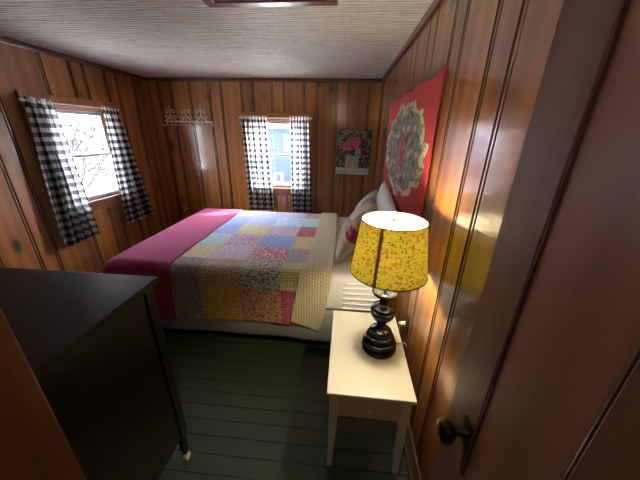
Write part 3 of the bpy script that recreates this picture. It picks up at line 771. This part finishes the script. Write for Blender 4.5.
for hz in (.25, 1.75): obj('hinge', tube(bmesh.new(), [(0.0, -.02, hz), (0, -.02, hz + .09)], .006, 10), KN, door, smooth='auto')

# ---------------------------------------------------------------- hooked rug on the right wall
def rug():
    y0, y1, z1, z0 = 1.45, 2.905, 1.95, 1.06
    nu, nv = 260, 160
    def fn(u, v):
        y = y0 + (y1 - y0) * u; z = z0 + (z1 - z0) * v
        top = -.022 * abs(sin(u * pi * 3.5)) ** .7 * v
        sc = .006 * abs(sin(v * pi * 24)) * (1 if u < .01 else 0)
        return Vector((XR - .013 - .007 * noise.noise(Vector((y * 3, z * 3, 1))) - .010 * (1 - v) * abs(sin(u * 8)), y - sc, z + top))
    def col(u, v):
        y = y0 + (y1 - y0) * u; z = z0 + (z1 - z0) * v
        dy, dz = (y - 2.20) / .66, (z - 1.555) / .315
        r = math.hypot(dy, dz); a_ = math.atan2(dz, dy)
        n1 = noise.noise(Vector((y * 9, z * 9, 3))); n2 = noise.noise(Vector((y * 17, z * 34, 7))); n3 = noise.noise(Vector((y * 10, z * 19, 11)))
        edge = 1 + .045 * sin(a_ * 11) + .03 * sin(a_ * 19 + 1) + .06 * n3
        red = (.42 + .06 * n2, .028, .04)
        if r > edge + .03: return red
        if r > edge - .10:
            return (.60, .58, .38) if n2 > -.18 else (.25, .24, .16)
        cdy, cdz = (y - 2.16) / .13, (z - 1.53) / .15
        if math.hypot(cdy, cdz) < 1 + .35 * n1: return (.50, .10, .11) if n2 > -.1 else (.42, .33, .27)
        if n3 > .26: return (.58, .56, .40)
        if n3 < -.30: return (.12, .13, .12)
        if math.hypot(cdy / 1.6, cdz / 1.4) < 1 and n2 > .15: return (.45, .30, .26)
        return (.27 + .08 * n2, .275 + .08 * n2, .24)
    a = N('hooked_wool'); at = a.n('ShaderNodeAttribute', attribute_name='paint'); n_ = a.noise(a.coord('Object'), 220, 3)
    col_ = a.mix(a.math('MULTIPLY', n_, .5), at.outputs['Color'], a.mix(1.0, at.outputs['Color'], (.45, .45, .45), 'MULTIPLY'))
    a.set(Base_Color=col_, Roughness=1.0); a.bump(n_, .8, .004)
    o = obj('hooked_rug', grid(fn, nu, nv, None, col), a.m, label='red hooked wool rug with a grey floral medallion hung on the right wall', cat='rug')
    md = o.modifiers.new('t', 'SOLIDIFY'); md.thickness = .009; md.offset = 0
rug()

# ---------------------------------------------------------------- flower print on the back wall
def picture():
    W, H = .462, .588; nu, nv = 110, 140; R_ = random.Random(3)
    ros = [(.30, .635, .125), (.56, .735, .14), (.25, .60, .08), (.62, .70, .09)]
    reds = [(.15, .49, .05), (.33, .47, .05), (.49, .60, .06), (.76, .44, .05), (.83, .58, .045)]
    def col(u, v):
        x, y = u, v; n1 = noise.noise(Vector((x * 7, y * 9, 2))); n2 = noise.noise(Vector((x * 20, y * 24, 5)))
        if y < .15: return (.42, .44, .40) if not (x < .3 and n1 > .1) else (.30, .42, .42)
        for (a_, b_, r) in ros:
            d = math.hypot(x - a_, (y - b_) * 1.27)
            if d < r * (1 + .25 * n2): return (.62, .10, .20) if n2 > -.1 else (.45, .05, .13)
        for (a_, b_, r) in reds:
            if math.hypot(x - a_, (y - b_) * 1.27) < r * (1 + .4 * n2): return (.33, .03, .04)
        if .27 < x < .66 and .15 <= y < .42: return (.38, .34, .25) if n2 > -.2 else (.28, .25, .18)
        if .33 < x < .72 and .38 < y < .62 and n1 > -.15: return (.17, .24, .08) if n2 > 0 else (.36, .33, .17)
        if n1 > .12 and y > .5: return (.13, .17, .07) if n2 > 0 else (.22, .22, .12)
        if n2 > .28: return (.30, .27, .17)
        return (.03 + .02 * n2, .035 + .02 * n2, .03)
    bm = grid(lambda u, v: Vector((-W / 2 + W * u, 0, H * v)), nu, nv, None, col)
    a = N('printed_canvas'); at = a.n('ShaderNodeAttribute', attribute_name='paint'); a.set(Base_Color=at.outputs['Color'], Roughness=.55); a.bump(a.noise(a.coord('Object'), 200, 2), .15, .001)
    t = empty('flower_print', (.127, YB - .024, 1.128), label='unframed print of pink flowers in a pale vase on the back wall', cat='picture'); t.rotation_euler = (0, radians(1.0), 0)
    o = obj('printed_face', bm, a.m, t); md = o.modifiers.new('t', 'SOLIDIFY'); md.thickness = .001
    obj('backing_board', B(-W / 2, W / 2, .0015, .022, 0, H, .001), plain('pale_canvas_edge', (.5, .48, .4), .8), t)
picture()

# ---------------------------------------------------------------- scrollwork coat rack on the back wall
rk = empty('coat_rack', (-2.161, YB, 1.775), label='white wrought scrollwork hook rack high on the back wall', cat='coat rack')
def spiral(cx_, cz_, r0, r1, a0, a1, n=26):
    return [(cx_ + (r0 + (r1 - r0) * i / n) * cos(a0 + (a1 - a0) * i / n), -.018, cz_ + (r0 + (r1 - r0) * i / n) * sin(a0 + (a1 - a0) * i / n)) for i in range(n + 1)]
obj('bar', B(-.332, .332, -.024, -.012, -.008, .008, .002), WHITEMETAL, rk)
for k in range(3):
    cx_ = -.256 + .219 * k; bm = bmesh.new()
    tube(bm, [(cx_, -.018, .0), (cx_, -.018, .17)], .007, 8)
    for s in (-1, 1):
        top = spiral(0, 0, .034, .008, radians(170), radians(170 - 430)); bot = spiral(0, 0, .030, .008, radians(180), radians(180 + 400))
        tube(bm, [(cx_ + s * (p[0] + .046), p[1], p[2] + .125) for p in top], .0052, 7)
        tube(bm, [(cx_ + s * (p[0] + .060), p[1], p[2] + .062) for p in bot], .005, 7)
        tube(bm, [(cx_ + s * .008, -.018, .09), (cx_ + s * .02, -.018, .055), (cx_ + s * .05, -.018, .022), (cx_ + s * .10, -.018, .006)], .005, 7)
    obj('scrollwork', bm, WHITEMETAL, rk, smooth=True)
    bm = bmesh.new(); bmesh.ops.create_uvsphere(bm, u_segments=14, v_segments=10, radius=.011, matrix=Matrix.Translation((cx_, -.018, .185))); obj('ball_finial', bm, WHITEMETAL, rk, smooth=True)
for x in (-.325, -.20, -.13, .0, .07, .18, .25, .325):
    pts = [(x, -.018, 0), (x, -.018, -.03)] + [(x + (-.018 if x < .3 else .018) * (1 - cos(t)), -.018 - .02 * (1 - cos(t)) , -.03 - .022 * sin(t)) for t in [pi * i / 10 for i in range(1, 11)]]
    obj('hook', tube(bmesh.new(), pts, .0052, 7), WHITEMETAL, rk, smooth=True)
for x in (-.30, .28): obj('wall_mount', B(x, x + .02, -.012, 0, -.006, .006, 0), WHITEMETAL, rk)

# ---------------------------------------------------------------- outside the windows
a = N('snowy_ground'); n_ = a.noise(a.coord('Object'), 1.2, 5); a.set(Base_Color=a.mix(n_, (.78, .78, .78), (.88, .88, .89)), Roughness=.9); a.bump(n_, .4, .05); SNOW = a.m
gz = -.05
bm = bmesh.new(); box(bm, -30, 20, YB + .13, 40, gz - .2, gz); box(bm, -30, XL - .13, -12, YB + .13, gz - .2, gz)
obj('ground', bm, SNOW, kind='structure', label='pale sunlit ground outside the windows')
# neighbour house
SIDING = N('blue_grey_siding'); zc_ = SIDING.coord('Object'); sp = SIDING.n('ShaderNodeSeparateXYZ'); SIDING.l(zc_, sp.inputs[0])
fr_ = SIDING.math('FRACT', SIDING.math('DIVIDE', sp.outputs[2], .13)); SIDING.set(Base_Color=SIDING.mix(SIDING.noise(zc_, 3, 3), (.034, .048, .078), (.042, .057, .09)), Roughness=.9, Specular_IOR_Level=.1); SIDING.bump(fr_, .5, .01); SIDING = SIDING.m
PALE = plain('white_exterior_paint', (.8, .81, .83), .6); ROOFM = plain('pale_metal_roof', (.6, .65, .68), .5)
hs = empty('neighbour_house', (-2.4, 10.9, gz), label='blue grey clapboard house seen through the back window', cat='house')
obj('house_walls', B(-3.6, 4, -.9, 5, 0, 1.88, 0), SIDING, hs)
bm = bmesh.new(); v = [bm.verts.new(p) for p in ((-3.9, -1.1, 1.85), (4.3, -1.1, 1.85), (4.3, 2, 3.0), (-3.9, 2, 3.0), (-3.9, 5.3, 1.85), (4.3, 5.3, 1.85), (-3.9, -1.1, 1.93), (4.3, -1.1, 1.93), (4.3, 2, 3.1), (-3.9, 2, 3.1), (-3.9, 5.3, 1.93), (4.3, 5.3, 1.93))]
for q in ((0, 1, 2, 3), (3, 2, 5, 4), (6, 7, 8, 9), (9, 8, 11, 10), (0, 1, 7, 6), (4, 5, 11, 10), (0, 3, 9, 6), (3, 4, 10, 9), (1, 2, 8, 7), (2, 5, 11, 8)): bm.faces.new([v[i] for i in q])
obj('house_roof', bm, ROOFM, hs)
HG = plain('house_window_glass', (.30, .38, .5), .1)
for x in (.26, -1.9, 2.4):
    wdw = obj('house_window', boxes([(x, x + .05, -.95, -.9, 1.13, 1.63), (x + .45, x + .5, -.95, -.9, 1.13, 1.63), (x, x + .5, -.95, -.9, 1.58, 1.64), (x, x + .5, -.97, -.9, 1.10, 1.15), (x, x + .5, -.94, -.9, 1.35, 1.38)]), PALE, hs)
    obj('pane', B(x + .05, x + .45, -.915, -.905, 1.15, 1.58, 0), HG, wdw)
# white garden chairs
def garden_chair(loc, rz, label):
    t = empty('garden_chair', loc, rz, label=label, cat='chair', )
    obj('seat', boxes([(-.25, .25, -.25 + i * .085, -.18 + i * .085, .40, .425, .004) for i in range(6)]), PALE, t)
    bm = boxes([(-.24 + i * .098, -.16 + i * .098, .235, .255, .43, .95 + .03 * sin(i * pi / 4), .004) for i in range(5)]); obj('backrest', bm, PALE, t)
    for sx in (-1, 1):
        for sy in (-1, 1): obj('leg', B(sx * .25 - .025, sx * .25 + .025, sy * .22 - .025, sy * .22 + .025, 0, .62 if sy < 0 else .66, .004), PALE, t)
        obj('armrest', B(sx * .27 - .05, sx * .27 + .05, -.28, .24, .62, .645, .004), PALE, t)
t = empty('garden_stool', (-2.2, 9.25, gz), radians(8), label='small white stool in front of the house beyond the back window', cat='stool')
obj('seat', B(-.15, .15, -.14, .14, .40, .43, .006), PALE, t)
for sx in (-1, 1):
    for sy in (-1, 1): obj('leg', B(sx * .12 - .02, sx * .12 + .02, sy * .11 - .02, sy * .11 + .02, 0, .40, .004), PALE, t)
garden_chair((-6.3, 6.0, gz + .245), radians(60), 'white slatted garden chair beyond the left window')
# low white deck with rail outside the left window
DECKW = plain('weathered_white_timber', (.35, .36, .38), .8)
dk = empty('garden_deck', (-6.6, 6.4, gz), label='low white timber deck and rail beyond the left window', cat='deck')
obj('deck_boards', boxes([(-1.3, 1.3, -1.6 + i * .16, -1.45 + i * .16, .2, .24, .004) for i in range(20)] + [(-1.25, 1.25, -1.55, -1.5, 0, .2), (-1.25, 1.25, 1.5, 1.55, 0, .2)]), DECKW, dk)
obj('rail', boxes([(-1.28, -1.22, -1.6, 1.6, .95, 1.01, .004), (-1.28, -1.22, -1.6, 1.6, .45, .5, .004)] + [(-1.27, -1.23, -1.55 + i * .2, -1.51 + i * .2, .24, .95, 0) for i in range(16)]), DECKW, dk)
# bare shrubs
a = N('brushy_slope'); co = a.coord('Object', (1, 1, 1)); vv = a.n('ShaderNodeTexVoronoi', feature='DISTANCE_TO_EDGE', Scale=4.5); mvn = a.n('ShaderNodeTexNoise', Scale=1.5, Detail=4.0); a.l(co, mvn.inputs['Vector'])
mm = a.n('ShaderNodeMix'); mm.data_type = 'VECTOR'; mm.inputs[0].default_value = .35; a.l(co, mm.inputs[4]); a.l(mvn.outputs['Color'], mm.inputs[5]); a.l(mm.outputs[1], vv.inputs['Vector'])
a.set(Base_Color=a.mix(a.math('LESS_THAN', vv.outputs['Distance'], .085), a.mix(mvn.outputs[0], (.30, .31, .34), (.6, .61, .64)), (.01, .01, .012)), Roughness=1.0, Specular_IOR_Level=0.0); a.bump(mvn.outputs[0], 1, .3)
def hill(u, v):
    y = -8 + 34 * u; x = -9.5 - 12 * v; return Vector((x - 1.2 * sin(u * 9), y, gz + 7.5 * (1 - (1 - v) ** 2) + .8 * noise.noise(Vector((x * .5, y * .5, 0)))))
obj('hill', grid(hill, 60, 30), a.m, kind='structure')
BARK = plain('pale_frosted_bark', (.035, .032, .03), .9)
def shrub(loc, h, seed, label):
    R_ = random.Random(seed); bm = bmesh.new()
    def grow(p, d, L_, r, dep):
        pts = [p]; q = p.copy(); dd = d.copy()
        for i in range(4):
            dd = (dd + Vector((R_.uniform(-1, 1), R_.uniform(-1, 1), R_.uniform(-.4, .6))) * .22).normalized(); q = q + dd * L_ / 4; pts.append(q.copy())
        tube(bm, pts, max(r, .006), 5, max(r * .6, .005))
        if dep:
            for _ in range(4 if dep > 1 else 5):
                k = R_.randint(1, 4); grow(pts[k], (dd + Vector((R_.uniform(-1, 1), R_.uniform(-1, 1), R_.uniform(-.5, .9)))).normalized(), L_ * R_.uniform(.55, .8), r * .55, dep - 1)
    for s in range(5): grow(Vector((R_.uniform(-.1, .1), R_.uniform(-.1, .1), 0)), Vector((R_.uniform(-.5, .5), R_.uniform(-.5, .5), 1)).normalized(), h * .55, .022, 3)
    o = obj('bare_shrub', bm, BARK, label=label, cat='shrub'); o.location = loc
shrub((-4.5, 3.9, gz), 2.0, 1, 'leafless pale shrub just outside the left window, nearest of the three')
shrub((-9.2, 8.4, gz), 2.4, 2, 'leafless pale shrub standing beyond the garden deck')
shrub((-8.6, 11.6, gz), 2.4, 3, 'leafless pale shrub farthest back beyond the left window')

# added fill light, unseen behind the camera, to brighten door and near wall
hl = empty('added_hall_light', (-.15, -.62, ZC), label='added unseen round fill light on the hall ceiling behind the doorway', cat='lamp')
obj('fill_plate', lathe(bmesh.new(), [(.07, 0), (.07, -.02), (.05, -.03)], seg=32), BRASS, hl, smooth='auto')
a = N('added_hall_glow'); em = a.n('ShaderNodeEmission', Color=(1, .86, .66, 1), Strength=HALL_FILL); a.l(em.outputs[0], a.out.inputs[0])
obj('fill_globe', lathe(bmesh.new(), [(.05, -.03), (.09, -.05), (.11, -.085), (.105, -.12), (.075, -.15), (.03, -.165), (.004, -.168)], seg=32), a.m, hl, smooth=True)
